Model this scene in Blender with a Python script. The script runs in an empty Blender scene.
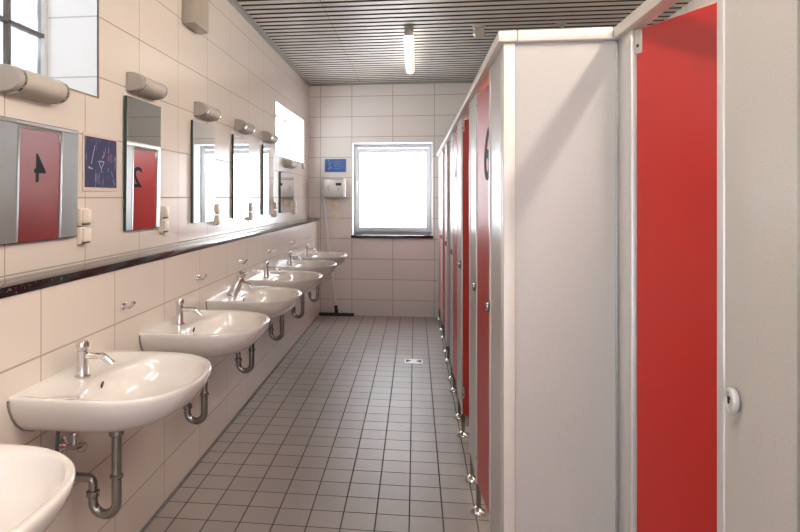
import bpy, bmesh, math, random
from mathutils import Vector, Matrix
random.seed(7)
scene = bpy.context.scene
C = scene.collection
PI = math.pi

# ------------------------------------------------------------------ layout (metres, camera at x=0 y=0)
CAM_H = 1.45
XU, XL = -1.30, -1.176          # upper wall face / boxed-out lower wall face
YB, YF = 7.78, -1.60            # back wall, wall behind the camera
XR = 1.95                       # right wall behind the cubicles
ZC = 2.84
ZLEDGE = 1.19
XP = 0.275                      # aisle face of the far cubicle fronts
YE = 2.05                       # end panel facing the camera
XN = 0.62                       # aisle face of the near cubicle fronts
ZP0, ZP1 = 0.145, 1.933         # panel bottom / top
BASIN_Y = [1.11, 2.02, 2.91, 3.79, 4.68, 5.56, 6.44]

# ------------------------------------------------------------------ materials
def new_mat(name):
    m = bpy.data.materials.new(name); m.use_nodes = True
    nt = m.node_tree
    return m, nt, nt.nodes['Principled BSDF']

def N(nt, typ, **kw):
    n = nt.nodes.new(typ)
    for k, v in kw.items(): setattr(n, k, v)
    return n

def math_node(nt, op, a, b=None):
    n = nt.nodes.new('ShaderNodeMath'); n.operation = op
    for i, v in enumerate((a, b)):
        if v is None: continue
        if isinstance(v, (int, float)): n.inputs[i].default_value = v
        else: nt.links.new(v, n.inputs[i])
    return n.outputs[0]

def plain(name, col, rough=.5, metal=0., noise=.04, scale=30., bump=0., coat=0., spec=None):
    m, nt, b = new_mat(name)
    tc = N(nt, 'ShaderNodeTexCoord'); nz = N(nt, 'ShaderNodeTexNoise')
    nz.inputs['Scale'].default_value = scale; nz.inputs['Detail'].default_value = 3
    nt.links.new(tc.outputs['Object'], nz.inputs['Vector'])
    mx = N(nt, 'ShaderNodeMix', data_type='RGBA')
    mx.inputs[6].default_value = (*[max(0, c*(1-noise)) for c in col], 1)
    mx.inputs[7].default_value = (*[min(1, c*(1+noise)) for c in col], 1)
    nt.links.new(nz.outputs['Fac'], mx.inputs[0])
    nt.links.new(mx.outputs[2], b.inputs['Base Color'])
    b.inputs['Roughness'].default_value = rough; b.inputs['Metallic'].default_value = metal
    if coat: b.inputs['Coat Weight'].default_value = coat; b.inputs['Coat Roughness'].default_value = .05
    if spec is not None: b.inputs['Specular IOR Level'].default_value = spec
    if bump:
        bp = N(nt, 'ShaderNodeBump'); bp.inputs['Strength'].default_value = bump; bp.inputs['Distance'].default_value = .002
        nt.links.new(nz.outputs['Fac'], bp.inputs['Height']); nt.links.new(bp.outputs['Normal'], b.inputs['Normal'])
    return m

def tiled(name, ua, va, u0, du, v0, dv, w, col, grout, rough, var, extra_u=None, bump=.35):
    """grid of tiles: ua / va are the world axes (0,1,2); grout lines at u0+k*du, v0+k*dv"""
    m, nt, b = new_mat(name)
    geo = N(nt, 'ShaderNodeNewGeometry'); sep = N(nt, 'ShaderNodeSeparateXYZ')
    nt.links.new(geo.outputs['Position'], sep.inputs[0])
    def line(ax, o, d):
        t = math_node(nt, 'DIVIDE', math_node(nt, 'SUBTRACT', sep.outputs[ax], o), d)
        fr = math_node(nt, 'FRACT', t)
        a = math_node(nt, 'ABSOLUTE', math_node(nt, 'SUBTRACT', fr, .5))
        return math_node(nt, 'GREATER_THAN', a, .5 - w/2/d), math_node(nt, 'FLOOR', t)
    lu, cu = line(ua, u0, du); lv, cv = line(va, v0, dv)
    if extra_u is not None:           # one column of cut tiles: extra line, and the regular ones beyond it dropped
        x, cut = extra_u
        keep = math_node(nt, 'GREATER_THAN', sep.outputs[ua], cut)
        lu = math_node(nt, 'MULTIPLY', lu, keep)
        e = math_node(nt, 'LESS_THAN', math_node(nt, 'ABSOLUTE', math_node(nt, 'SUBTRACT', sep.outputs[ua], x)), w/2)
        lu = math_node(nt, 'MAXIMUM', lu, e)
    g = math_node(nt, 'MAXIMUM', lu, lv)
    cb = N(nt, 'ShaderNodeCombineXYZ'); nt.links.new(cu, cb.inputs[0]); nt.links.new(cv, cb.inputs[1])
    wn = N(nt, 'ShaderNodeTexWhiteNoise', noise_dimensions='2D'); nt.links.new(cb.outputs[0], wn.inputs['Vector'])
    nz = N(nt, 'ShaderNodeTexNoise'); nz.inputs['Scale'].default_value = 9; nz.inputs['Detail'].default_value = 4
    nt.links.new(geo.outputs['Position'], nz.inputs['Vector'])
    f = math_node(nt, 'ADD', math_node(nt, 'MULTIPLY', wn.outputs['Value'], .6), math_node(nt, 'MULTIPLY', nz.outputs['Fac'], .4))
    mx = N(nt, 'ShaderNodeMix', data_type='RGBA')
    mx.inputs[6].default_value = (*[c*(1-var) for c in col], 1); mx.inputs[7].default_value = (*[c*(1+var) for c in col], 1)
    nt.links.new(f, mx.inputs[0])
    m2 = N(nt, 'ShaderNodeMix', data_type='RGBA'); nt.links.new(g, m2.inputs[0])
    nt.links.new(mx.outputs[2], m2.inputs[6]); m2.inputs[7].default_value = (*grout, 1)
    nt.links.new(m2.outputs[2], b.inputs['Base Color'])
    r = math_node(nt, 'ADD', math_node(nt, 'MULTIPLY', g, .5), rough); nt.links.new(r, b.inputs['Roughness'])
    bp = N(nt, 'ShaderNodeBump'); bp.inputs['Strength'].default_value = bump; bp.inputs['Distance'].default_value = .003
    h = math_node(nt, 'SUBTRACT', math_node(nt, 'MULTIPLY', nz.outputs['Fac'], .08), g)
    nt.links.new(h, bp.inputs['Height']); nt.links.new(bp.outputs['Normal'], b.inputs['Normal'])
    return m

WALLC = (.66, .59, .54)
M = {}
M['tile_left'] = tiled('left wall tiles', 1, 2, 1.889, .5, .197, .25, .006, (.67,.605,.55), (.35,.285,.235), .22, .025)
M['tile_back'] = tiled('back wall tiles', 0, 2, -.77, .5, .194, .249, .007, (.74,.69,.64), (.42,.36,.31), .3, .02, (-1.16, -1.0))
M['tile_niche_lit'] = tiled('daylit niche tiles', 0, 2, -2.0, .9, .197, .25, .006, (.78,.78,.80), (.50,.48,.46), .25, .015)  # window light on the niche put into a paler tile colour
M['floor'] = tiled('floor tiles', 0, 1, -.026, .15, 3.218, .15, .0065, (.40,.365,.34), (.13,.11,.098), .42, .09, None, .5)
M['ceil'] = plain('ceiling slat metal', (.64,.595,.54), .45, .15, .03, 4)
M['ceil_dark'] = plain('ceiling gap', (.022,.019,.016), .8)
M['ceil_trim'] = plain('ceiling edge trim', (.30,.29,.27), .45, .3)
M['ceramic'] = plain('white sanitary ceramic', (.75,.715,.685), .07, 0, .012, 5, 0, .6)
M['chrome'] = plain('chrome', (.74,.72,.70), .10, 1., .03, 20)
M['steel_dark'] = plain('tarnished chrome pipe', (.33,.31,.29), .2, 1., .15, 25)
M['black'] = plain('black rubber', (.012,.012,.013), .5)
M['hose'] = plain('grey braided hose', (.12,.12,.12), .5, .3, .2, 200)
M['panel'] = None
M['alu'] = plain('white aluminium profile', (.66,.65,.64), .30, .25, .02, 15)
M['alu_grey'] = plain('grey aluminium profile', (.40,.40,.40), .35, .4, .03, 15)
M['rail'] = plain('cream rail', (.72,.68,.63), .4, .1, .02, 10)
M['red'] = plain('red laminate', (.50,.026,.022), .33, 0, .03, 120, .03)
M['digit'] = plain('black number film', (.008,.008,.009), .6, spec=.2)
M['hinge'] = plain('beige hinge', (.50,.47,.42), .4, .3)
M['lamp_body'] = plain('grey lamp diffuser', (.43,.395,.345), .6, 0, .03, 12)
M['lamp_cap'] = plain('grey lamp end cap', (.34,.31,.275), .6, 0, .03, 12)
M['socket'] = plain('ivory plastic', (.74,.65,.55), .35, 0, .02, 20)
M['socket_dark'] = plain('socket shade strip', (.09,.07,.055), .6)
M['switch'] = plain('yellowish ivory plastic', (.80,.68,.50), .35, 0, .02, 20)  # yellower than the socket plastic
M['white'] = plain('white plastic', (.78,.77,.75), .35, 0, .02, 20)
M['pvc'] = plain('white window profile', (.55,.56,.57), .4, 0, .01, 20)
M['steel_frame'] = plain('dark steel glazing bar', (.10,.09,.08), .5, .3)
M['beige_box'] = plain('beige enamel', (.36,.315,.265), .45, 0, .03, 20)
M['dispenser'] = plain('light grey metal', (.60,.57,.53), .35, .2, .04, 15)
M['mirror'] = plain('mirror silver', (.90,.91,.90), .004, 1., .0)
M['mirror_edge'] = plain('dark green glass edge', (.015,.04,.03), .15)
M['poster_frame'] = plain('pale poster border', (.60,.47,.40), .5)
M['wood'] = plain('white painted pole', (.74,.72,.68), .4)
M['brass'] = plain('brass', (.55,.42,.2), .3, .8)
M['soot'] = plain('outdoor foliage', (.3,.4,.25), .9)

def speckled(name, base, dark, light, scale, rough, coat=0., thresh=(.62, .7)):
    m, nt, b = new_mat(name)
    tc = N(nt, 'ShaderNodeTexCoord'); nz = N(nt, 'ShaderNodeTexNoise'); nz.inputs['Scale'].default_value = scale
    nz.inputs['Detail'].default_value = 2
    nt.links.new(tc.outputs['Object'], nz.inputs['Vector'])
    cr = N(nt, 'ShaderNodeValToRGB')
    e = cr.color_ramp.elements
    e[0].position = .3; e[0].color = (*dark, 1); e[1].position = .5; e[1].color = (*base, 1)
    x = e.new(thresh[0]); x.color = (*base, 1); x = e.new(thresh[1]); x.color = (*light, 1)
    nt.links.new(nz.outputs['Fac'], cr.inputs['Fac']); nt.links.new(cr.outputs['Color'], b.inputs['Base Color'])
    b.inputs['Roughness'].default_value = rough
    if coat: b.inputs['Coat Weight'].default_value = coat; b.inputs['Coat Roughness'].default_value = .03
    return m
M['panel'] = speckled('speckled grey laminate', (.54,.52,.50), (.47,.45,.43), (.60,.58,.56), 260, .34)
M['granite'] = speckled('black granite', (.014,.013,.014), (.006,.006,.006), (.10,.085,.085), 120, .12, .3)

def poster_mat(name, a, b_, scale, stretch, p0=.42, p1=.75):
    m, nt, b = new_mat(name)
    tc = N(nt, 'ShaderNodeTexCoord'); mp = N(nt, 'ShaderNodeMapping'); mp.inputs['Scale'].default_value = stretch
    nz = N(nt, 'ShaderNodeTexNoise'); nz.inputs['Scale'].default_value = scale; nz.inputs['Detail'].default_value = 5
    nt.links.new(tc.outputs['Object'], mp.inputs[0]); nt.links.new(mp.outputs[0], nz.inputs['Vector'])
    cr = N(nt, 'ShaderNodeValToRGB'); e = cr.color_ramp.elements
    e[0].position = p0; e[0].color = (*a, 1); e[1].position = p1; e[1].color = (*b_, 1)
    nt.links.new(nz.outputs['Fac'], cr.inputs['Fac']); nt.links.new(cr.outputs['Color'], b.inputs['Base Color'])
    b.inputs['Roughness'].default_value = .55
    return m
M['poster_blue'] = poster_mat('dark blue print', (.012,.013,.075), (.22,.22,.34), 75, (1,1,.22), .60, .78)
M['sign_blue'] = poster_mat('mid blue print', (.025,.075,.27), (.06,.13,.36), 14, (1,1,.4))
M['stroke_pale'] = plain('pale print', (.33,.30,.38), .4)
M['stroke_red'] = plain('red print', (.22,.03,.06), .4)

def glass_mat(name, lo, hi, scale, stretch):
    m, nt, b = new_mat(name)
    nt.nodes.remove(b)
    out = nt.nodes['Material Output']
    tc = N(nt, 'ShaderNodeTexCoord'); mp = N(nt, 'ShaderNodeMapping'); mp.inputs['Scale'].default_value = stretch
    mp.inputs['Rotation'].default_value = (.5, 0, 0)
    nz = N(nt, 'ShaderNodeTexNoise'); nz.inputs['Scale'].default_value = scale; nz.inputs['Detail'].default_value = 3
    nt.links.new(tc.outputs['Object'], mp.inputs[0]); nt.links.new(mp.outputs[0], nz.inputs['Vector'])
    cr = N(nt, 'ShaderNodeValToRGB'); e = cr.color_ramp.elements
    e[0].position = .40; e[0].color = (*lo, 1); e[1].position = .60; e[1].color = (*hi, 1)
    nt.links.new(nz.outputs['Fac'], cr.inputs['Fac'])
    tr = N(nt, 'ShaderNodeBsdfTransparent'); gl = N(nt, 'ShaderNodeBsdfGlossy'); gl.inputs['Roughness'].default_value = .05
    nt.links.new(cr.outputs['Color'], tr.inputs['Color'])
    mx = N(nt, 'ShaderNodeMixShader'); mx.inputs[0].default_value = .06
    nt.links.new(tr.outputs[0], mx.inputs[1]); nt.links.new(gl.outputs[0], mx.inputs[2]); nt.links.new(mx.outputs[0], out.inputs[0])
    return m
M['glass'] = glass_mat('clear overexposed glass', (.97,.98,1), (1,1,1), 2, (1,1,1))
M['glass_fill'] = glass_mat('dimmed fill glass', (.50,.52,.56), (.54,.56,.60), 2, (1,1,1))  # dims the daylight of the added opening
M['glass_streak'] = glass_mat('streaky reeded glass', (.31,.32,.325), (.42,.43,.435), 9, (1,3.5,1))

def emit(name, col, s):
    m, nt, b = new_mat(name)
    b.inputs['Base Color'].default_value = (.8,.8,.8,1)
    lw = N(nt, 'ShaderNodeLayerWeight'); lw.inputs[0].default_value = .5
    b.inputs['Emission Color'].default_value = (*col, 1)
    # a little dimmer towards the rounded edge of the diffuser
    st = math_node(nt, 'MULTIPLY', math_node(nt, 'SUBTRACT', 1.0, math_node(nt, 'MULTIPLY', lw.outputs['Facing'], .35)), s)
    nt.links.new(st, b.inputs['Emission Strength'])
    return m
M['tube'] = emit('lit opal diffuser', (1.0,.90,.76), 3.2)
M['tube_near'] = emit('lit opal diffuser near', (1.0,.90,.78), 32.0)
M['tube_cubicle'] = emit('lit opal diffuser cubicles', (1.0,.90,.78), 60.0)

# ------------------------------------------------------------------ mesh helpers
def bm_new(): return bmesh.new()

def add_box(bm, x0, x1, y0, y1, z0, z1, bev=0., seg=2, mtx=None):
    r = bmesh.ops.create_cube(bm, size=1.0)
    vs = r['verts']
    for v in vs:
        v.co = Vector(((x0+x1)/2 + v.co.x*(x1-x0), (y0+y1)/2 + v.co.y*(y1-y0), (z0+z1)/2 + v.co.z*(z1-z0)))
        if mtx: v.co = mtx @ v.co
    if bev:
        es = list({e for v in vs for e in v.link_edges})
        bmesh.ops.bevel(bm, geom=es, offset=bev, segments=seg, profile=.5, affect='EDGES')

def add_quad(bm, *pts):
    bm.faces.new([bm.verts.new(p) for p in pts])

def add_loft(bm, rings, cap0=True, cap1=True):
    vr = [[bm.verts.new(p) for p in r] for r in rings]
    n = len(vr[0])
    for a, b in zip(vr, vr[1:]):
        for i in range(n):
            j = (i+1) % n
            bm.faces.new((a[i], a[j], b[j], b[i]))
    if cap0: bm.faces.new(list(reversed(vr[0])))
    if cap1: bm.faces.new(vr[-1])

def add_lathe(bm, prof, origin=(0,0,0), axis='z', n=24):
    """prof: list of (radius, height)"""
    rings = []
    for r, h in prof:
        ring = []
        for i in range(n):
            a = 2*PI*i/n; c, s = r*math.cos(a), r*math.sin(a)
            if axis == 'z': p = (c, s, h)
            elif axis == 'x': p = (h, c, s)
            else: p = (s, h, c)
            ring.append(Vector(p) + Vector(origin))
        rings.append(ring)
    add_loft(bm, rings)

def smooth_path(pts, rad=.02, k=6):
    """round the corners of a polyline"""
    pts = [Vector(p) for p in pts]; out = [pts[0]]
    for a, b, c in zip(pts, pts[1:], pts[2:]):
        d1 = (a-b); d2 = (c-b); r = min(rad, d1.length*.49, d2.length*.49)
        p, q = b + d1.normalized()*r, b + d2.normalized()*r
        for i in range(k+1):
            t = i/k; out.append(p*(1-t)**2 + b*2*t*(1-t) + q*t*t)
    out.append(pts[-1]); return out

def add_tube(bm, pts, r, n=14, radii=None):
    pts = [Vector(p) for p in pts]
    rings = []; up = None
    for i, p in enumerate(pts):
        t = (pts[min(i+1, len(pts)-1)] - pts[max(i-1, 0)]).normalized()
        if up is None:
            up = Vector((0,1,0)) if abs(t.y) < .9 else Vector((1,0,0))
        s = t.cross(up).normalized(); up = s.cross(t).normalized()
        rr = radii[i] if radii else r
        rings.append([p + s*(rr*math.cos(2*PI*k/n)) + up*(rr*math.sin(2*PI*k/n)) for k in range(n)])
    add_loft(bm, rings)

def obj(name, bm, mat, parent=None, smooth=True, angle=40, mtx=None):
    bmesh.ops.recalc_face_normals(bm, faces=bm.faces[:])
    me = bpy.data.meshes.new(name); bm.to_mesh(me); bm.free()
    for mm in (mat if isinstance(mat, (list, tuple)) else [mat]): me.materials.append(mm)
    if smooth:
        for p in me.polygons: p.use_smooth = True
        try: me.set_sharp_from_angle(angle=math.radians(angle))
        except Exception: pass
    o = bpy.data.objects.new(name, me); C.objects.link(o)
    if parent: o.parent = parent
    if mtx is not None: o.matrix_local = mtx
    return o

def tag(o, label, cat, group=None):
    o['label'] = label; o['category'] = cat
    if group: o['group'] = group
    return o

def thing(name, label, cat, loc=(0,0,0), rotz=0, group=None):
    o = bpy.data.objects.new(name, None); C.objects.link(o)
    o.empty_display_size = .1; o.location = loc; o.rotation_euler = (0,0,rotz)
    return tag(o, label, cat, group)

def struct(name, bm, mat, **kw):
    o = obj(name, bm, mat, **kw)
    if o.parent is None: o['kind'] = 'structure'
    return o

def dup(root, loc, label, rotz=None):
    r = root.copy(); C.objects.link(r); r.location = loc; r['label'] = label
    if rotz is not None: r.rotation_euler = (0,0,rotz)
    for ch in list(root.children):
        c = ch.copy(); C.objects.link(c); c.parent = r
        for g in list(ch.children):
            d = g.copy(); C.objects.link(d); d.parent = c
    return r

# ------------------------------------------------------------------ the room
def wall_x(bm, x, y0, y1, z0, z1, holes=()):
    """face in a plane x=const with rectangular holes (y0,y1,z0,z1)"""
    ys = sorted({y0, y1, *[h[0] for h in holes], *[h[1] for h in holes]})
    zs = sorted({z0, z1, *[h[2] for h in holes], *[h[3] for h in holes]})
    for a, b in zip(ys, ys[1:]):
        for c, d in zip(zs, zs[1:]):
            ym, zm = (a+b)/2, (c+d)/2
            if any(h[0] < ym < h[1] and h[2] < zm < h[3] for h in holes): continue
            add_quad(bm, (x,a,c), (x,b,c), (x,b,d), (x,a,d))

NW = (0.92, 2.492, 1.863, 2.66)      # near left window niche (y0,y1,z0,z1)
FW = (5.86, 7.41, 1.846, 2.352)      # far left window niche
ND = 0.225                           # niche depth
bm = bm_new()
wall_x(bm, XU, YF, YB, ZLEDGE-.05, ZC+.1, (NW, FW))
struct('wall_left', bm, M['tile_left'], smooth=False)
bm = bm_new(); add_box(bm, XU-.02, XL, YF, YB, 0, ZLEDGE-.03)
struct('wall_left_lower', bm, M['tile_left'], smooth=False)
bm = bm_new()
for y0, y1, z0, z1 in (NW, FW):
    xb = XU-ND
    for y in (y0, y1): add_quad(bm, (XU,y,z0), (XU,y,z1), (xb,y,z1), (xb,y,z0))
    for z in (z0, z1): add_quad(bm, (XU,y0,z), (XU,y1,z), (xb,y1,z), (xb,y0,z))
struct('wall_niches', bm, M['tile_niche_lit'], smooth=False)
# thin dark edge strip around the niches
bm = bm_new()
for y0, y1, z0, z1 in (NW, FW):
    e = .006
    for a in ((y0-e,y0,z0-e,z1+e), (y1,y1+e,z0-e,z1+e), (y0,y1,z0-e,z0), (y0,y1,z1,z1+e)):
        add_box(bm, XU-.004, XU+.003, *a)
struct('trim_1', bm, plain('niche edge profile', (.30,.25,.20), .4, .3), smooth=False)

BW = (-.765, .205, .985, 2.112)      # back window opening (x0,x1,z0,z1)
BD = .25
bm = bm_new()
xs = [XU, BW[0], BW[1], XR]; zs = [0, BW[2], BW[3], ZC+.1]
for i in range(3):
    for k in range(3):
        if i == 1 and k == 1: continue
        add_quad(bm, (xs[i],YB,zs[k]), (xs[i+1],YB,zs[k]), (xs[i+1],YB,zs[k+1]), (xs[i],YB,zs[k+1]))
struct('wall_back', bm, M['tile_back'], smooth=False)
bm = bm_new()
x0, x1, z0, z1 = BW
for x in (x0, x1): add_quad(bm, (x,YB,z0), (x,YB,z1), (x,YB+BD+.1,z1), (x,YB+BD+.1,z0))
for z in (z0, z1): add_quad(bm, (x0,YB,z), (x1,YB,z), (x1,YB+BD+.1,z), (x0,YB+BD+.1,z))
struct('wall_reveal', bm, plain('white painted reveal', (.85,.85,.85), .4), smooth=False)
bm = bm_new(); wall_x(bm, XR, YF, YB, 0, ZC+.1)
struct('wall_right', bm, tiled('right wall tiles', 1, 2, 1.889, .5, .197, .25, .006, (.74,.69,.64), (.42,.36,.31), .3, .02), smooth=False)
FWN = (-.95, .85, .25, 2.45)         # added opening behind the camera, lets in fill daylight
bm = bm_new()
xs = [XU, FWN[0], FWN[1], XR]; zs = [0, FWN[2], FWN[3], ZC+.1]
for i in range(3):
    for k in range(3):
        if i == 1 and k == 1: continue
        add_quad(bm, (xs[i],YF,zs[k]), (xs[i+1],YF,zs[k]), (xs[i+1],YF,zs[k+1]), (xs[i],YF,zs[k+1]))
struct('wall_front', bm, tiled('front wall tiles', 0, 2, -.77, .5, .194, .249, .007, (.74,.69,.64), (.42,.36,.31), .3, .02), smooth=False)
bm = bm_new(); add_quad(bm, (XL-.2,YF,0), (XR,YF,0), (XR,YB,0), (XL-.2,YB,0))
struct('floor', bm, M['floor'], smooth=False)

# slatted metal ceiling: slats across the room with dark joints
bm = bm_new()
p = .1115; y = YF
while y < YB:
    y1 = min(y+p*.66, YB)
    prof = [(y, ZC+.006), (y+.001, ZC+.001), (y+.003, ZC), (y1-.003, ZC), (y1-.001, ZC+.001), (y1, ZC+.006)]
    for (a, za), (b, zb) in zip(prof, prof[1:]):
        add_quad(bm, (XU,a,za), (XR,a,za), (XR,b,zb), (XU,b,zb))
        if abs(za-zb) > .003:
            bm.faces.ensure_lookup_table(); bm.faces[-1].material_index = 1
    y += p
nf = len(bm.faces)
add_quad(bm, (XU-.05,YF,ZC+.0062), (XR+.05,YF,ZC+.0062), (XR+.05,YB,ZC+.0062), (XU-.05,YB,ZC+.0062))
bm.faces.ensure_lookup_table(); bm.faces[nf].material_index = 1
# slat joints: thin dark seams running away from the camera
for sx in (-.665,):
    s = len(bm.faces)
    add_box(bm, sx-.0012, sx+.0012, YF, YB, ZC-.0006, ZC+.001)
    bm.faces.ensure_lookup_table()
    for f in bm.faces[s:]: f.material_index = 1
struct('ceiling', bm, [M['ceil'], M['ceil_dark']], smooth=False)
bm = bm_new(); add_box(bm, XU, XU+.045, YF, YB, ZC-.022, ZC+.003, .003)
struct('trim_2', bm, M['ceil_trim'])
bm = bm_new(); add_box(bm, XU, XR, YB-.045, YB, ZC-.022, ZC+.003, .003)
struct('trim_3', bm, M['ceil_trim'])
# granite ledge on the boxed-out wall
bm = bm_new(); add_box(bm, XU, XL+.006, YF, YB, ZLEDGE-.03, ZLEDGE, .002)
struct('trim_4', bm, M['granite'])
# black sill of the back window
bm = bm_new(); add_box(bm, BW[0]-.012, BW[1]+.012, YB-.03, YB+BD, BW[2]-.034, BW[2]+.001, .003)
struct('trim_5', bm, M['granite'])
# grey sealant line where the floor meets the left wall
bm = bm_new(); add_box(bm, XL, XL+.012, YF, YB, 0, .012, .003)
struct('baseboard_left', bm, plain('grey sealant', (.22,.20,.19), .6))

# ---- back window: white casement
yb = YB+BD
w = bpy.data.objects.new('window_1', None); C.objects.link(w); w['kind'] = 'structure'
def frame_bm(x0, x1, z0, z1, t, y0, y1, bev=.004):
    b = bm_new()
    add_box(b, x0, x0+t, y0, y1, z0, z1, bev); add_box(b, x1-t, x1, y0, y1, z0, z1, bev)
    add_box(b, x0+t*.9, x1-t*.9, y0, y1, z0, z0+t, bev); add_box(b, x0+t*.9, x1-t*.9, y0, y1, z1-t, z1, bev)
    return b
obj('window_frame', frame_bm(BW[0]-.01, BW[1]+.01, BW[2]-.01, BW[3]+.01, .052, yb, yb+.07), M['pvc'], w)
obj('sash', frame_bm(-.752, .192, 1.012, 2.062, .056, yb-.022, yb+.05), M['pvc'], w)
bm = bm_new(); add_box(bm, -.70, .14, yb+.02, yb+.026, 1.06, 2.01); obj('pane', bm, M['glass'], w, smooth=False)
bm = bm_new(); add_box(bm, -.737, -.713, yb-.034, yb-.02, 1.58, 1.65, .004); add_box(bm, -.733, -.717, yb-.055, yb-.038, 1.50, 1.63, .005)
add_box(bm, -.731, -.719, yb-.05, yb-.03, 1.60, 1.625)
obj('window_handle', bm, M['white'], w)

# ---- added fill window behind the camera
w = bpy.data.objects.new('fill_window', None); C.objects.link(w); w['kind'] = 'structure'
obj('window_frame', frame_bm(FWN[0], FWN[1], FWN[2], FWN[3], .06, YF-.07, YF), M['pvc'], w)
bm = bm_new(); add_box(bm, FWN[0]+.04, FWN[1]-.04, YF-.04, YF-.034, FWN[2]+.04, FWN[3]-.04); obj('pane', bm, M['glass_fill'], w, smooth=False)
# ---- left windows in the niches
def niche_window(name, hole, vy, hz, glassmat):
    y0, y1, z0, z1 = hole; x = XU-ND
    wn = bpy.data.objects.new(name, None); C.objects.link(wn); wn['kind'] = 'structure'
    b = bm_new(); t = .022
    add_box(b, x-.03, x+.006, y0, y0+t, z0, z1, .002); add_box(b, x-.03, x+.006, y1-t, y1, z0, z1, .002)
    add_box(b, x-.03, x+.006, y0, y1, z0, z0+t, .002); add_box(b, x-.03, x+.006, y0, y1, z1-t, z1, .002)
    obj('window_frame', b, plain('pale steel frame', (.55,.54,.52), .5), wn)
    for v in vy:
        b = bm_new(); add_box(b, x-.02, x+.004, v-.008, v+.008, z0+t, z1-t, .002); obj('muntin', b, M['steel_frame'], wn)
    for h in hz:
        b = bm_new(); add_box(b, x-.02, x+.004, y0+t, y1-t, h-.008, h+.008, .002); obj('muntin', b, M['steel_frame'], wn)
    b = bm_new(); add_box(b, x-.016, x-.012, y0+t*.5, y1-t*.5, z0+t*.5, z1-t*.5); obj('pane', b, glassmat, wn, smooth=False)
niche_window('window_2', NW, (1.98, 2.242), (2.115,), M['glass_streak'])
niche_window('window_3', FW, (6.6,), (), M['glass'])

# ------------------------------------------------------------------ washbasins
D, W = .49, .297
def outline_poly():
    pts = [(0., -W)]
    s = .235                                   # straight sides, then a superelliptic front
    n = 40
    for i in range(n+1):
        a = -PI/2 + PI*i/n
        c, q = math.cos(a), math.sin(a)
        e = 2/2.35
        pts.append((s + (D-s)*abs(c)**e, W*math.copysign(abs(q)**e, q)))
    pts.append((0., W))
    return pts
POLY = outline_poly()
CEN = Vector((.285, 0.))
def hit(poly, a):
    d = Vector((math.cos(a), math.sin(a))); best = None
    for p, q in zip(poly, poly[1:]+poly[:1]):
        p, q = Vector(p)-CEN, Vector(q)-CEN
        e = q-p; den = d.x*e.y - d.y*e.x
        if abs(den) < 1e-12: continue
        t = (p.x*e.y - p.y*e.x)/den; u = (p.x*d.y - p.y*d.x)/den
        if t > 0 and -1e-6 <= u <= 1+1e-6 and (best is None or t < best): best = t
    return CEN + d*best
ca = math.atan2(W, -CEN.x)
ANG = sorted([2*PI*i/72 - PI for i in range(72)] + [ca, -ca])
RIM = [hit(POLY, a) for a in ANG]
def sq(a, au, av, e=2.5):
    c, s = math.cos(a), math.sin(a)
    r = (abs(c/au)**e + abs(s/av)**e)**(-1/e)
    return Vector((r*c, r*s))
def outer(su, sv, z, ucen=.0): return [Vector((p.x*su, p.y*sv, z)) for p in RIM]
def inner(k, z, cu=.292, au=.170, av=.262, e=2.4):
    return [Vector((cu + sq(a, au*k, av*k, e).x, sq(a, au*k, av*k, e).y, z)) for a in ANG]
def basin_bm():
    b = bm_new(); T = .865
    zz = lambda z: T - (T-z)*.87
    rings = [outer(.30, .10, zz(.690)), outer(.50, .36, zz(.694)), outer(.69, .60, zz(.708)), outer(.81, .76, zz(.730)), outer(.89, .865, zz(.758)),
             outer(.945, .935, zz(.788)), outer(.98, .978, zz(.818)), outer(.996, .996, .845), outer(1, 1, T-.008), outer(.995, .995, T-.002), outer(.985, .985, T)]
    ir = inner(1., T-.001)
    edge = outer(.985, .985, T)
    r1 = [e.lerp(i, .22) for e, i in zip(edge, ir)]
    r2 = [e.lerp(i, .42) for e, i in zip(edge, ir)]
    r3 = [e.lerp(i, .85) for e, i in zip(edge, ir)]
    back = [max(0., min(1., (.19-p.x)/.12)) for p in edge]         # deck behind the bowl lies lower than the rim
    for q, k in zip(r1, back): q.z = T-.002-.002*k
    for q, k in zip(r2, back): q.z = T-.003-.014*k
    for q, k in zip(r3, back): q.z = T-.006-.015*k
    for q, k in zip(ir, back): q.z = T-.012-.012*k
    rings += [r1, r2, r3, ir, inner(.965, T-.030, .294), inner(.93, T-.056, .294), inner(.86, T-.088, .29), inner(.72, T-.112, .28), inner(.5, T-.126, .262), inner(.28, T-.132, .235, e=2.1), inner(.14, T-.135, .215, e=2.0)]
    add_loft(b, rings)
    return b

def tap_pillar():
    b = bm_new()                                # pillar body
    add_lathe(b, [(.0245,.838),(.026,.845),(.026,.850),(.0205,.853),(.0190,.858),(.0190,.930),(.0190,.934)], (.068,0,0))
    s = bm_new()
    add_tube(s, smooth_path([(.068,0,.918),(.142,0,.918),(.170,0,.894)], .008), .0115)
    add_tube(s, [(.160,0,.9025),(.174,0,.8905)], .0128)
    k = bm_new()
    add_lathe(k, [(.0145,.933),(.0145,.938),(.0205,.940),(.0215,.945),(.0215,.960),(.0185,.967),(.008,.969)], (.068,0,0))
    return b, s, k
def tap_mixer():
    b = bm_new(); d = Vector((.42,0,.91)).normalized(); o = Vector((.064,0,.845))
    add_tube(b, [o-d*.004, o+d*.006, o+d*.010, o+d*.124, o+d*.127], .024, 20, [.034,.034,.0295,.0285,.026])
    s = bm_new(); p = o+d*.094
    add_tube(s, smooth_path([p, p+Vector((.058,0,-.012)), p+Vector((.084,0,-.030))], .02), .0165)
    k = bm_new(); q = o+d*.128
    add_tube(k, [q, q+d*.003, q+d*.026, q+d*.032], .0225, 20, [.026,.0285,.0285,.022])
    add_tube(k, [q+d*.022, q+d*.028+Vector((.034,0,.004))], .008, 10)
    return b, s, k

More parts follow.
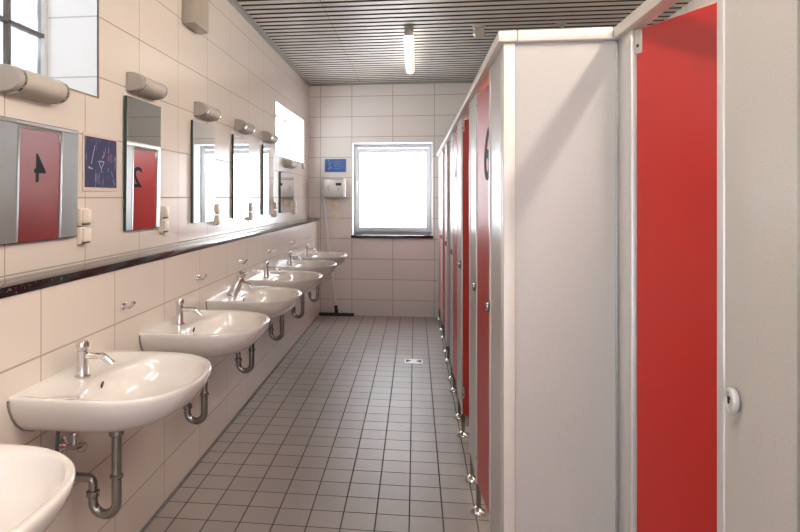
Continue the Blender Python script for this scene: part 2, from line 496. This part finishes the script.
def make_basin(label, loc, mixer):
    t = thing('washbasin', label, 'sink', loc, 0, 'washbasins along the left wall')
    bowl = obj('basin_bowl', basin_bm(), M['ceramic'], t, angle=60)
    b = bm_new()
    add_lathe(b, [(.004,0),(.0085,.0005),(.0105,.003),(.0105,.005)], (0,0,0), 'x', 18)
    obj('overflow_hole', b, M['black'], bowl, mtx=Matrix.Translation((.1345,0,.823)) @ Matrix.Rotation(math.radians(15), 4, 'Y') @ Matrix.Diagonal((1,.62,1.25,1)))
    b = bm_new(); add_lathe(b, [(.030,.7285),(.032,.7325),(.024,.7335),(.020,.731)], (.212,0,0)); obj('drain_ring', b, M['chrome'], bowl)
    bb, ss, kk = tap_mixer() if mixer else tap_pillar()
    tap = obj('tap', bb, M['chrome'], t); obj('spout', ss, M['chrome'], tap); obj('lever' if mixer else 'push_button', kk, M['chrome'], tap)
    # trap: straight tailpipe, U bend, pipe back into the wall
    b = bm_new(); uu, u2 = .188, .105
    path = [(uu,0,.716),(uu,0,.475)]
    R = (uu-u2)/2
    for i in range(13):
        a = PI*i/12; path.append((uu-R+R*math.cos(a), 0, .432-R*math.sin(a)))
    path += [(u2,0,.470)]
    add_tube(b, path, .0165, 18)
    add_tube(b, smooth_path([(u2,0,.465),(u2,0,.508),(0.0,0,.512)], .034, 8), .0150, 16)
    trap = obj('drain_trap', b, M['steel_dark'], t)
    for (x, z, r, h) in ((uu,.672,.0245,.034),(uu,.520,.0225,.012),(u2,.458,.0225,.020)):
        b = bm_new(); add_lathe(b, [(r*.85,z-h/2),(r,z-h/2+.003),(r,z+h/2-.003),(r*.85,z+h/2)], (x,0,0), 'z', 20); obj('pipe_nut', b, M['steel_dark'], trap)
    b = bm_new(); add_lathe(b, [(.038,.0005),(.037,.006),(.020,.012)], (0,0,.512), 'x'); obj('wall_rosette', b, M['steel_dark'], trap)
    b = bm_new(); add_lathe(b, [(.030,.688),(.034,.700),(.030,.716)], (uu,0,0)); obj('drain_collar', b, M['ceramic'], trap)
    # angle valve with riser
    b = bm_new(); y = -.012
    add_lathe(b, [(.034,.0005),(.033,.006),(.016,.016),(.011,.02),(.011,.06)], (0,y,.615), 'x', 18)
    add_tube(b, [(.045,y,.615),(.045,y,.66)], .009, 12); add_lathe(b, [(.012,.648),(.014,.651),(.014,.662),(.012,.665)], (.045,y,0), 'z', 8)
    v = obj('stop_valve', b, M['chrome'], t)
    b = bm_new(); add_lathe(b, [(.013,.060),(.017,.063),(.017,.084),(.014,.087)], (0,y,.615), 'x', 10); obj('valve_knob', b, M['chrome'], v)
    b = bm_new(); add_tube(b, smooth_path([(.045,y,.66),(.047,y*.8,.69),(.062,0,.705)], .01), .005, 8); obj('supply_pipe', b, M['steel_dark'], v)
    b = bm_new(); add_tube(b, smooth_path([(.04,-.10,.72),(.035,-.10,.63),(.03,-.09,.58),(.0,-.085,.57)], .02), .006, 10); obj('supply_hose', b, M['hose'], t)
    # dark sealant line against the wall
    b = bm_new()
    pr = [(-W*1.006,.857),(-W*1.003,.842),(-W*.985,.824),(-W*.94,.798),(-W*.87,.772),(-W*.765,.748),(-W*.605,.728)]
    add_tube(b, [(.002, y_, z_) for y_, z_ in pr + [(0, .709)] + [(-q, r) for q, r in reversed(pr)]], .004, 6)
    obj('sealant_joint', b, plain('sealant', (.25,.22,.20), .6) if 'sealant' not in bpy.data.materials else bpy.data.materials['sealant'], t)
    return t
labels = ['white washbasin cut off by the lower left corner of the photo, tap out of frame',
 'white washbasin with push tap and bare chrome trap, under the wide nearest mirror',
 'white washbasin with push tap, under the tall mirror reflecting the red door marked 2',
 'white washbasin with the slanted mixer tap',
 'white washbasin with push tap, directly beyond the one with the slanted mixer tap',
 'white washbasin with push tap, last but one before the back wall',
 'white washbasin nearest the back wall, beside the leaning floor squeegee']
b0 = make_basin(labels[0], (XL, BASIN_Y[0], 0), False)
for i in (1, 2, 4, 5, 6): dup(b0, (XL, BASIN_Y[i], 0), labels[i])
make_basin(labels[3], (XL, BASIN_Y[3], 0), True)

# ------------------------------------------------------------------ chrome hooks on the lower wall
t = thing('wall_hook', 'chrome hook on the wall above the gap between the two nearest complete washbasins', 'hook', (XL, 2.455, 1.008), 0, 'chrome wall hooks above the washbasins')
bm = bm_new(); add_box(bm, .0005, .009, -.022, .022, -.014, .014, .003); obj('back_plate', bm, M['chrome'], t)
bm = bm_new(); add_tube(bm, smooth_path([(.004,0,-.002),(.034,0,-.003),(.046,0,.014)], .010), .0085, 12); add_lathe(bm, [(.005,.010),(.0098,.012),(.0098,.018),(.005,.021)], (.046,0,0), 'z', 12); obj('hook_arm', bm, M['chrome'], t)
hl = ['chrome hook on the wall between the push tap and the slanted mixer tap',
      'chrome hook on the wall just beyond the slanted mixer tap',
      'chrome hook fourth from the camera, before the last but one washbasin',
      'chrome hook second from the back wall, between the two farthest washbasins',
      'chrome hook nearest the back wall, above the farthest washbasin']
for y, l in zip((3.345, 4.19, 5.03, 5.97, 6.87), hl): dup(t, (XL, y, 1.01), l)

# ------------------------------------------------------------------ mirrors
def mirror(y0, y1, z0, z1, label):
    y0 *= .993; y1 *= .989
    t = thing('wall_mirror', label, 'mirror', (XU, (y0+y1)/2, z0), 0, 'frameless mirrors on the left wall')
    h, d = z1-z0, (y1-y0)/2
    b = bm_new(); add_box(b, .004, .0165, -d, d, 0, h, .0008, 1); obj('glass_body', b, M['mirror_edge'], t, smooth=False)
    b = bm_new(); add_box(b, .0160, .0172, -d+.002, d-.002, .002, h-.002); obj('mirror_face', b, M['mirror'], t, smooth=False)
    return t
mirror(1.60, 2.325, 1.300, 1.703, 'wide frameless mirror nearest the camera, reflecting the red door marked 4').rotation_euler = (0, .0135, -.0016)
mirror(2.735, 3.130, 1.297, 1.905, 'tall frameless mirror reflecting the red door marked 2').rotation_euler = (0, .0090, -.0079)
mirror(3.605, 4.030, 1.297, 1.900, 'second tall mirror from the camera, bright with the reflected window')
mirror(4.450, 4.885, 1.297, 1.897, 'third tall mirror from the camera, filled by the reflected window')
mirror(5.355, 5.775, 1.297, 1.900, 'tall mirror nearest the back wall, before the far window niche')
mirror(6.065, 6.765, 1.297, 1.695, 'small looking wide mirror at the far end, under the far window niche')

# ------------------------------------------------------------------ wall lamps (half-round, unlit)
def lamp(y, z, label, L=.305):
    t = thing('wall_lamp', label, 'wall lamp', (XU, y, z), 0, 'half-round wall lamps above the mirrors')
    h = L/2; R = .043; PR = .078
    def ring(yy, k=1., o=0.):
        pts = []
        for i in range(17):
            a = -PI/2 + PI*i/16
            pts.append(Vector((.012 + (PR-.012)*k*math.cos(a)**.8 if abs(a) < PI/2-1e-6 else .012, yy, R*k*math.sin(a))))
        return [Vector((.0005, yy, -R*k))] + pts + [Vector((.0005, yy, R*k))]
    b = bm_new(); add_loft(b, [ring(-h+.038), ring(h-.03)]); obj('lamp_diffuser', b, M['lamp_body'], t)
    for s in (-1, 1):
        b = bm_new()
        if s < 0: add_loft(b, [ring(-h, .96), ring(-h+.003, 1.0), ring(-h+.030, 1.0)])
        else: add_loft(b, [ring(h-.020, 1.0), ring(h-.008, .99), ring(h, .93)])
        obj('end_cap', b, M['lamp_cap'], t)
        b = bm_new(); c = -h+.034 if s < 0 else h-.025
        add_loft(b, [ring(c-.005, 1.035), ring(c+.005, 1.035)]); obj('chrome_band', b, M['chrome'], t)
    return t
L1 = lamp(2.00, 1.824, 'grey half-round wall lamp with chrome bands, nearest the camera below the window niche')
for y, z, l in ((2.905, 1.975, 'grey half-round wall lamp above the mirror reflecting door 2'),
                (3.79, 1.972, 'grey half-round wall lamp above the second tall mirror from the camera'),
                (4.65, 1.972, 'grey half-round wall lamp above the third tall mirror from the camera'),
                (5.50, 1.972, 'grey half-round wall lamp just before the far window niche'),
                (6.42, 1.790, 'small looking wall lamp at the far end, directly under the far window niche')):
    dup(L1, (XU, y, z), l)

# ------------------------------------------------------------------ shaver sockets
t = thing('wall_socket', 'ivory double wall socket beside the wide mirror, below the dark blue poster', 'socket', (XU, 2.355, 1.335), 0, 'ivory double sockets beside the mirrors')
for k, zc in enumerate((.037, -.035)):
    b = bm_new(); add_box(b, .0005, .020, -.032, .032, zc-.034, zc+.034, .004); h = obj('socket_housing', b, M['socket'], t)
    b = bm_new(); add_box(b, .018, .032, -.028, .028, zc-.024, zc+.030, .006); obj('flip_cover', b, M['socket'], h)
    b = bm_new(); add_box(b, .018, .026, -.026, .026, zc-.031, zc-.026); obj('shade_strip', b, M['socket_dark'], h)  # dark strip in place of the shade under the cover
for y, l in ((3.155, 'ivory double socket on the wall right of the mirror reflecting door 2'),
             (4.03, 'ivory double socket right of the second tall mirror from the camera'),
             (4.89, 'ivory double socket right of the third tall mirror from the camera'),
             (5.78, 'ivory double socket right of the farthest tall mirror'),
             (6.735, 'ivory double socket at the far end, right of the far wide mirror')):
    dup(t, (XU, y, 1.335), l)

# ------------------------------------------------------------------ blue poster on the left wall
t = thing('wall_poster', 'small dark blue poster with pale line drawing, between the two nearest mirrors', 'poster', (XU, 2.51, 1.485))
bm = bm_new(); add_box(bm, .0005, .005, -.146, .146, -.012, .222, .001, 1); obj('border', bm, M['poster_frame'], t, smooth=False)
bm = bm_new(); add_box(bm, .004, .0062, -.134, .134, .004, .208); pr = obj('print', bm, M['poster_blue'], t, smooth=False)
def strokes(segs, w, mat, nm):
    b = bm_new()
    for (y0, z0, y1, z1) in segs:
        a, c = Vector((.0066,y0,z0)), Vector((.0066,y1,z1)); d = (c-a).normalized(); n_ = Vector((0,-d.z,d.y))*w/2
        add_quad(b, a-n_, c-n_, c+n_, a+n_)
    obj(nm, b, mat, pr, smooth=False)
strokes([(-.055,.175,-.085,.098),(-.112,.083,-.072,.079),(-.105,.088,-.085,.080),
         (-.025,.112,.022,.112),(-.025,.112,-.002,.082),(.022,.112,-.002,.082),(-.002,.082,.0,.066),
         (.005,.125,.022,.140),(.022,.140,.020,.155)], .005, M['stroke_pale'], 'line_drawing')
strokes([(.035,.150,.033,.172),(.060,.150,.062,.176),(.085,.075,.10,.05),(.055,.07,.06,.09),(.10,.04,.118,.015),(-.05,.06,-.05,.03),(-.02,.06,-.022,.02),(.11,.12,.125,.14)], .0035, plain('dim print', (.22,.24,.36), .4), 'line_drawing')
strokes([(.075,.112,.082,.145),(.088,.110,.09,.15),(.066,.118,.072,.14)], .006, M['stroke_red'], 'red_figure')

# ------------------------------------------------------------------ beige box high on the left wall
t = thing('wall_speaker', 'beige box mounted high on the left wall, cut off by the top of the photo', 'box', (XU, 3.565, 2.425))
bm = bm_new(); add_box(bm, .0005, .080, -.125, .115, 0, .30, .008); obj('housing', bm, M['beige_box'], t)
bm = bm_new(); add_box(bm, .079, .083, -.10, .10, .025, .28, .002); obj('front_panel', bm, M['beige_box'], t)

# ------------------------------------------------------------------ things on the back wall
t = thing('sign', 'mid blue sign high on the back wall above the dispenser', 'sign', (-.973, YB, 1.755))
bm = bm_new(); add_box(bm, -.135, .135, -.006, -.0005, -.002, .166, .001, 1); obj('border', bm, plain('pale blue edge', (.45,.50,.6), .5), t, smooth=False)
bm = bm_new(); add_box(bm, -.129, .129, -.0075, -.005, .003, .160); sp = obj('print', bm, M['sign_blue'], t, smooth=False)
bm = bm_new()
for (x0, x1, z) in ((-.02,.11,.13),(-.02,.11,.108),(-.02,.09,.086),(-.02,.11,.064),(-.02,.07,.042)):
    add_quad(bm, (x0,-.0078,z), (x1,-.0078,z), (x1,-.0078,z+.006), (x0,-.0078,z+.006))
for k, (x, z) in enumerate(((-.09,.03),(-.075,.05),(-.06,.035),(-.085,.08),(-.07,.10),(-.095,.12))):
    add_quad(bm, (x,-.0078,z), (x+.012,-.0078,z), (x+.02,-.0078,z+.03), (x+.008,-.0078,z+.03))
obj('pale_marks', bm, plain('pale blue print', (.16,.26,.52), .4), sp, smooth=False)

t = thing('dispenser', 'light grey wall dispenser with a small black display, under the blue sign', 'dispenser', (-.975, YB, 1.46))
bm = bm_new(); add_box(bm, -.13, .112, -.125, -.0005, 0, .205, .010); obj('housing', bm, M['dispenser'], t)
bm = bm_new(); add_box(bm, .110, .135, -.13, -.0005, -.01, .212, .004); obj('side_panel', bm, M['white'], t)
bm = bm_new(); add_box(bm, -.132, .112, -.128, -.0005, .204, .214, .003); obj('top_edge', bm, M['lamp_cap'], t)
bm = bm_new(); add_box(bm, .020, .088, -.128, -.12, .128, .162, .003); obj('display', bm, M['black'], t)
bm = bm_new(); add_box(bm, -.125, .105, -.118, -.005, -.018, .002, .003); obj('outlet_tray', bm, M['alu_grey'], t)
bm = bm_new()
for (x, z, a) in ((-.075,.06,.05),(-.085,.09,.03),(-.065,.115,.02),(.045,.06,.03),(.05,.085,.02)):
    add_box(bm, x, x+.016, -.1265, -.124, z, z+a)
obj('printed_symbol', bm, M['alu_grey'], t, smooth=False)

t = thing('light_switch', 'upper of two ivory switch plates under the grey dispenser', 'switch', (-.985, YB, 1.37), 0, 'switch plates under the dispenser')
bm = bm_new(); add_box(bm, -.043, .043, -.012, -.0005, -.043, .043, .003); obj('plate', bm, M['switch'], t)
bm = bm_new(); add_box(bm, -.030, .030, -.018, -.010, -.030, .030, .003); obj('rocker', bm, M['switch'], t)
dup(t, (-.985, YB, 1.222), 'lower of two ivory switch plates under the grey dispenser')

# squeegee leaning on the back wall
t = thing('floor_squeegee', 'black floor squeegee with a white pole leaning in the back left corner', 'squeegee', (-.95, YB-.07, 0))
bm = bm_new(); add_box(bm, -.215, .215, -.012, .012, .012, .040, .003); bar = obj('blade_holder', bm, plain('dark grey plastic', (.03,.035,.035), .5), t)
bm = bm_new(); add_box(bm, -.215, .215, -.004, .004, .0005, .016); obj('rubber_blade', bm, M['black'], bar)
bm = bm_new(); add_tube(bm, [(0,0,.03),(-.003,.002,.06),(-.012,.004,.13)], .017, 14, [.024,.022,.019]); obj('pole_socket', bm, M['black'], t)
bm = bm_new(); add_tube(bm, [(-.012,.004,.115),(-.180,.050,1.475)], .0175, 14); obj('pole', bm, M['wood'], t)

# floor drain
t = thing('floor_drain', 'small square metal drain set in the tiled floor', 'drain', (-.013, 5.655, 0))
bm = bm_new(); add_box(bm, -.080, .080, -.080, .080, .0005, .005, .0015, 1); obj('drain_plate', bm, plain('pale steel', (.62,.63,.66), .3, .6), t)
for s in (-1, 1):
    b = bm_new(); add_quad(b, (s*.066,-.045,.0054), (s*.066,.050,.0054), (s*.022,.012,.0054), (s*.022,-.006,.0054)); obj('drain_opening', b, M['black'], t, smooth=False)

# small fittings by the far niche
bm = bm_new(); add_box(bm, XU+.0005, XU+.03, 7.30, 7.345, 1.775, 1.83, .006)
tag(obj('wall_clip', bm, M['socket']), 'tiny ivory clip on the wall below the right corner of the far window niche', 'clip')
bm = bm_new(); add_tube(bm, smooth_path([(XU+.012,5.80,2.0),(XU+.05,5.81,1.985),(XU+.065,5.95,1.985),(XU+.067,5.97,1.987)], .01), .006, 8)
add_lathe(bm, [(.014,XU+.0005),(.013,XU+.012)], (0,5.80,2.0), 'x', 12)
tag(obj('window_stay', bm, M['brass']), 'thin brass rod at the left edge of the far window niche', 'rod')

# ------------------------------------------------------------------ ceiling lamps and detectors
def ceiling_lamp(loc, label, tube='tube'):
    t = thing('ceiling_light', label, 'ceiling light', loc, 0)
    b = bm_new(); add_box(b, -.03, .03, -.72, .72, -.035, -.0005, .006); obj('mounting_tray', b, M['lamp_cap'], t)
    b = bm_new(); add_box(b, -.036, .036, -.76, -.724, -.060, -.0005, .008); obj('end_bracket', b, M['ceil_trim'], t)
    b = bm_new(); rings = []
    n = 20
    for yy, k in ((-.725,.75),(-.72,.92),(-.705,.99),(-.68,1),(.66,1),(.695,.92),(.715,.72),(.725,.45)):
        rings.append([Vector((.041*k*math.cos(2*PI*i/n), yy, -.070 + .036*k*math.sin(2*PI*i/n))) for i in range(n)])
    add_loft(b, rings); obj('diffuser', b, M[tube], t)
    return t
c1 = ceiling_lamp((-.052, 6.02, ZC), 'lit tubular ceiling light above the aisle')
ceiling_lamp((-.052, .62, ZC), 'lit tubular ceiling light over the aisle beside the camera', 'tube_near')
ceiling_lamp((1.134, .55, ZC), 'lit tubular ceiling light over the near cubicles', 'tube_cubicle')
ceiling_lamp((1.07, 3.15, ZC), 'added tubular ceiling light over the far cubicles, out of view', 'tube_cubicle')  # added lamp, unseen, brightens the far cubicles

t = thing('detector', 'small beige detector on the ceiling above the cubicle rail', 'detector', (.512, 5.27, ZC), 0)
bm = bm_new(); add_lathe(bm, [(.052,-.0005),(.052,-.022),(.046,-.026)], n=8); obj('base', bm, M['hinge'], t)
bm = bm_new(); add_lathe(bm, [(.042,-.022),(.047,-.045),(.050,-.072),(.036,-.094),(.012,-.098)], n=8); obj('sensor_head', bm, M['hinge'], t, angle=20)
t = thing('ceiling_bracket', 'small grey bracket on the ceiling peeking over the end panel rail', 'bracket', (1.155, 5.28, ZC), 0)
bm = bm_new(); add_box(bm, -.04, .04, -.03, .03, -.012, -.0005, .003); obj('plate', bm, M['alu_grey'], t)
bm = bm_new(); add_tube(bm, [(.02,0,-.01),(-.03,0,-.10)], .014, 10); obj('arm', bm, M['alu_grey'], t)

# ------------------------------------------------------------------ toilet cubicles
TH = .028                                     # panel thickness
PRW = .030                                    # width of the aluminium edge profiles
def leg_parts(t, y, x=TH/2):
    b = bm_new(); add_lathe(b, [(.0105,.012),(.0105,ZP0+.01)], (x,y,0), 'z', 14)
    l = obj('leg', b, M['steel_dark'], t)
    b = bm_new(); add_lathe(b, [(.036,.0005),(.037,.004),(.034,.012),(.026,.021),(.016,.026),(.0115,.028)], (x,y,0), 'z', 20); obj('foot', b, M['chrome'], l)

def front_panel(x, y0, y1, label, legs=True, lock=True, p0=True, p1=True, dark0=False):
    """fixed front panel between two doors; local origin at its near lower corner on the aisle face"""
    t = thing('cubicle_panel', label, 'cubicle panel', (x, y0, 0), 0, 'fixed cubicle front panels')
    wd = y1-y0
    a = PRW if p0 else 0; c = PRW if p1 else 0
    b = bm_new(); add_box(b, .004, TH-.004, a*.9, wd-c*.9, ZP0, ZP1); obj('panel', b, M['panel'], t, smooth=False)
    if p0:
        b = bm_new(); add_box(b, 0, TH, 0, PRW, ZP0-.004, ZP1, .004); obj('edge_profile', b, M['alu_grey' if dark0 else 'alu'], t)
    if p1:
        b = bm_new(); add_box(b, 0, TH, wd-PRW, wd, ZP0-.004, ZP1, .004); obj('edge_profile', b, M['alu'], t)
    if legs:
        leg_parts(t, .022); leg_parts(t, wd-.022)
    return t
def lock_on(t, y, z, sx=1., mat='alu'):
    b = bm_new(); add_lathe(b, [(.001, 0.), (.026,-.001),(.028,-.004),(.028,-.016),(.026,-.020),(.020,-.021),(.019,-.019),(.004,-.0185)], (0,0,0), 'x', 28)
    lk = obj('lock_rosette', b, M[mat], t, mtx=Matrix.Translation((0,y,z)) @ Matrix.Diagonal((.62,sx,.98*sx**.3,1)))
    b = bm_new(); add_box(b, -.0225, -.018, -.003, .003, -.007, .007, .001); add_lathe(b, [(.007,-.018),(.0075,-.021),(.005,-.0225)], (0,0,.007), 'x', 14)
    obj('lock_indicator', b, M['black'], lk)
    b = bm_new(); add_box(b, -.0235, -.0185, -.009, .009, .008, .019, .002); obj('lock_thumb', b, M['chrome'], lk)

def digit_bm(ch):
    cu = bpy.data.curves.new('digit', 'FONT'); cu.body = ch; cu.size = .30; cu.align_x = 'CENTER'; cu.extrude = .0006; cu.offset = .0035
    o = bpy.data.objects.new('digit', cu)
    C.objects.link(o)
    dg = bpy.context.evaluated_depsgraph_get(); dg.update()
    me = bpy.data.meshes.new_from_object(o.evaluated_get(dg))
    b = bm_new(); b.from_mesh(me); bpy.data.meshes.remove(me)
    bpy.data.objects.remove(o); bpy.data.curves.remove(cu)
    return b

def door(x, y_near, y_far, ang, ch, label, zt=ZP1-.022):
    """hinged at its far edge; ang = degrees swung into the cubicle"""
    wd = y_far - y_near - .008
    t = thing('cubicle_door', label, 'cubicle door', (x+TH, y_far-.010, 0), math.radians(ang), 'red cubicle doors')
    b = bm_new(); add_box(b, -.024, 0, -wd+.006, 0, ZP0+.005, zt, .002, 1); leaf = obj('door_leaf', b, M['red'], t)
    for z in (zt-.035, .28):
        b = bm_new(); add_box(b, -.027, .003, -.022, .0055, z-.034, z+.034, .003)
        h = obj('hinge', b, M['hinge'], t)
        b = bm_new(); add_lathe(b, [(.004,-.0285),(.006,-.0265)], (0,-.008,z-.012), 'x', 10); obj('hinge_screw', b, M['black'], h)
    if ch:
        b = digit_bm(ch)
        # text lies in XY: turn it upright facing -X (reads left to right towards -Y)
        mt = Matrix(((0,0,-1,0),(-1,0,0,0),(0,1,0,0),(0,0,0,1)))
        bmesh.ops.transform(b, matrix=Matrix.Translation((-.0248, -wd/2, 1.525)) @ mt, verts=b.verts[:])
        obj('door_number', b, M['digit'], t, smooth=False)
    return t, wd
def door_lock(t, wd, z=1.03):
    b = bm_new(); add_lathe(b, [(.006,0),(.014,-.001),(.015,-.009),(.008,-.012)], (0,0,0), 'x', 20)
    k = obj('door_knob', b, M['steel_dark'], t, mtx=Matrix.Translation((-.0242,-wd+.045,z)))

panels = [(2.097,2.45),(2.96,3.34),(3.91,4.27),(4.80,5.15),(5.67,6.04),(6.60,7.04),(7.58,7.78)]
pl = ['pale fixed cubicle panel beside the white end panel, nearest of the far row',
      'pale fixed panel between the two nearest red doors of the far row',
      'pale fixed panel third from the end panel in the far row',
      'pale fixed panel fourth from the end panel in the far row',
      'pale fixed panel fifth from the end panel in the far row',
      'pale fixed panel last but one before the back wall',
      'narrow pale panel closing the cubicle row against the back wall']
for (a, c), l in zip(panels, pl):
    t = front_panel(XP, a, c, l, legs=True)
    if a < 7: 
        lock_on(t, (c-a)-.02 if a < 2.3 else .022, 1.04, .45, 'steel_dark')
dd = [(2.45,2.96,4.,'6','red cubicle door nearest the end panel, almost closed, number half hidden'),
      (3.34,3.91,28.,'5','deep red cubicle door swung ajar, second from the end panel'),
      (4.27,4.80,1.,'4','closed red cubicle door marked 4, reflected in the wide mirror'),
      (5.15,5.67,80.,'3','red cubicle door swung wide open into its cubicle, fourth from the end panel'),
      (6.04,6.60,20.,'2','red cubicle door marked 2, ajar, reflected in the nearest tall mirror'),
      (7.04,7.58,0.,'1','red cubicle door nearest the back wall, closed')]
for a, c, ang, ch, l in dd:
    t, wd = door(XP, a, c, ang, ch, l); door_lock(t, wd)

# end panel facing the camera
t = thing('end_panel', 'large pale end panel facing the camera, diagonal shadow across it', 'cubicle panel', (XP, YE, 0))
bm = bm_new(); add_box(bm, .030, XN-XP+.002, .004, .026, .02, ZP1); obj('panel', bm, M['panel'], t, smooth=False)
bm = bm_new(); add_box(bm, .0, .036, -.002, .031, .01, ZP1, .003); obj('corner_profile', bm, M['rail'], t)
bm = bm_new(); add_box(bm, .034, .037, .0005, .012, .02, ZP1); obj('edge_seam', bm, M['alu_grey'], t)
bm = bm_new(); add_box(bm, XN-XP-.008, XN-XP, .0, .020, .01, ZP1, .002); obj('corner_strip', bm, M['alu_grey'], t)
# near row: post, door ajar, panel with lock, next door
t = thing('door_post', 'white aluminium post between the end panel and the open red door', 'post', (XN, 1.922, 0))
bm = bm_new(); add_box(bm, 0, TH, .030, YE-1.922-.001, .01, ZP1, .003); obj('wide_profile', bm, M['alu'], t)
bm = bm_new(); add_box(bm, -.004, TH+.002, 0, .027, .01, ZP1, .005); obj('stop_profile', bm, M['alu'], t)
bm = bm_new(); add_box(bm, .006, TH-.006, .024, .034, .01, ZP1); obj('groove', bm, M['alu_grey'], t)
t, wd = door(XN, 1.395, 1.926, 22.6, '', 'bright red cubicle door standing ajar in the foreground at right', 1.926)
t = front_panel(XN, 1.10, 1.41, 'pale speckled panel with a round lock at the right edge of the photo', legs=True, dark0=True)
lock_on(t, 1.330-1.10, 1.053, .72)
t = front_panel(XN, .30, .58, 'pale fixed cubicle panel beside the camera, out of frame')
t, wd = door(XN, .58, 1.10, 0., '7', 'closed red cubicle door beside the camera at the right edge of the photo')
# top rails
def rail_bm(L, w=.012):
    b = bm_new()
    add_box(b, -.018, TH+w, 0, L, ZP1+.0005, 1.969, .005); return b
t = thing('top_rail', 'long pale rail capping the far row of cubicles', 'rail', (XP, YE-.018, 0)); obj('rail_bar', rail_bm(YB-YE+.016), M['rail'], t)
t = thing('top_rail', 'short pale rail across the top of the end panel', 'rail', (XP+TH+.0125, YE, 0))
bm = bm_new(); add_box(bm, 0, XN-XP-TH-.012-.019, -.018, .045, ZP1+.0005, 1.969, .005); obj('rail_bar', bm, M['rail'], t)
t = thing('top_rail', 'pale rail rising to the top edge above the open red door', 'rail', (XN, .30, 0)); obj('rail_bar', rail_bm(YE+.045-.30, .001), M['rail'], t)

# partitions between the cubicles
def side(x0, y, label):
    t = thing('side_partition', label, 'partition', (x0, y, 0), 0, 'partitions between the cubicles')
    b = bm_new(); add_box(b, .0, XR-x0-.001, -.012, .012, ZP0, ZP1); obj('panel', b, M['panel'], t, smooth=False)
    leg_parts(t, 0, .5); leg_parts(t, 0, 1.0)
    return t
for k, y in enumerate((3.15, 4.09, 4.975, 5.855, 6.82)):
    side(XP+TH+.001, y, 'pale partition behind the %s fixed panel of the far cubicle row' % ('second','third','fourth','fifth','sixth')[k])
side(XN+TH+.001, YE+.02, 'pale partition running back from the end panel beside the open red door')
side(XN+TH+.001, 1.27, 'pale partition behind the panel with the round lock')

# ------------------------------------------------------------------ light
world = bpy.data.worlds.new('World'); scene.world = world; world.use_nodes = True
bg = world.node_tree.nodes['Background']
bg.inputs['Color'].default_value = (.93, .97, 1.0, 1); bg.inputs['Strength'].default_value = 7.0
def portal(name, loc, rot, sx, sy):
    l = bpy.data.lights.new(name, 'AREA'); l.shape = 'RECTANGLE'; l.size = sx; l.size_y = sy
    l.cycles.is_portal = True
    o = bpy.data.objects.new(name, l); C.objects.link(o); o.location = loc; o.rotation_euler = rot
portal('window_portal', (-.28, YB+BD+.12, 1.55), (PI/2, 0, PI), 1.0, 1.15)      # faces -Y
portal('window_portal', (XU-ND-.05, (NW[0]+NW[1])/2, (NW[2]+NW[3])/2), (PI/2, 0, -PI/2), NW[1]-NW[0], NW[3]-NW[2])
portal('window_portal', (XU-ND-.05, (FW[0]+FW[1])/2, (FW[2]+FW[3])/2), (PI/2, 0, -PI/2), FW[1]-FW[0], FW[3]-FW[2])

portal('window_portal', ((FWN[0]+FWN[1])/2, YF-.12, (FWN[2]+FWN[3])/2), (PI/2, 0, 0), FWN[1]-FWN[0], FWN[3]-FWN[2])

# ------------------------------------------------------------------ camera
cam = bpy.data.cameras.new('Camera'); co = bpy.data.objects.new('Camera', cam); C.objects.link(co)
F, CX, CY, YAW = 637.5, 336.4, 197.0, .1229
cam.sensor_width = 36; cam.sensor_fit = 'HORIZONTAL'; cam.lens = F/800*36
cam.shift_x = (400-CX)/800; cam.shift_y = -(266-CY)/800
cam.clip_start = .05
co.location = (0, 0, CAM_H); co.rotation_euler = (PI/2, 0, YAW)
scene.camera = co
scene.view_settings.view_transform = 'Standard'
scene.view_settings.look = 'None'
scene.view_settings.exposure = 0.80
scene.cycles.use_denoising = True
scene.cycles.max_bounces = 12; scene.cycles.diffuse_bounces = 6; scene.cycles.glossy_bounces = 6
scene.cycles.transparent_max_bounces = 12
scene.cycles.caustics_reflective = False
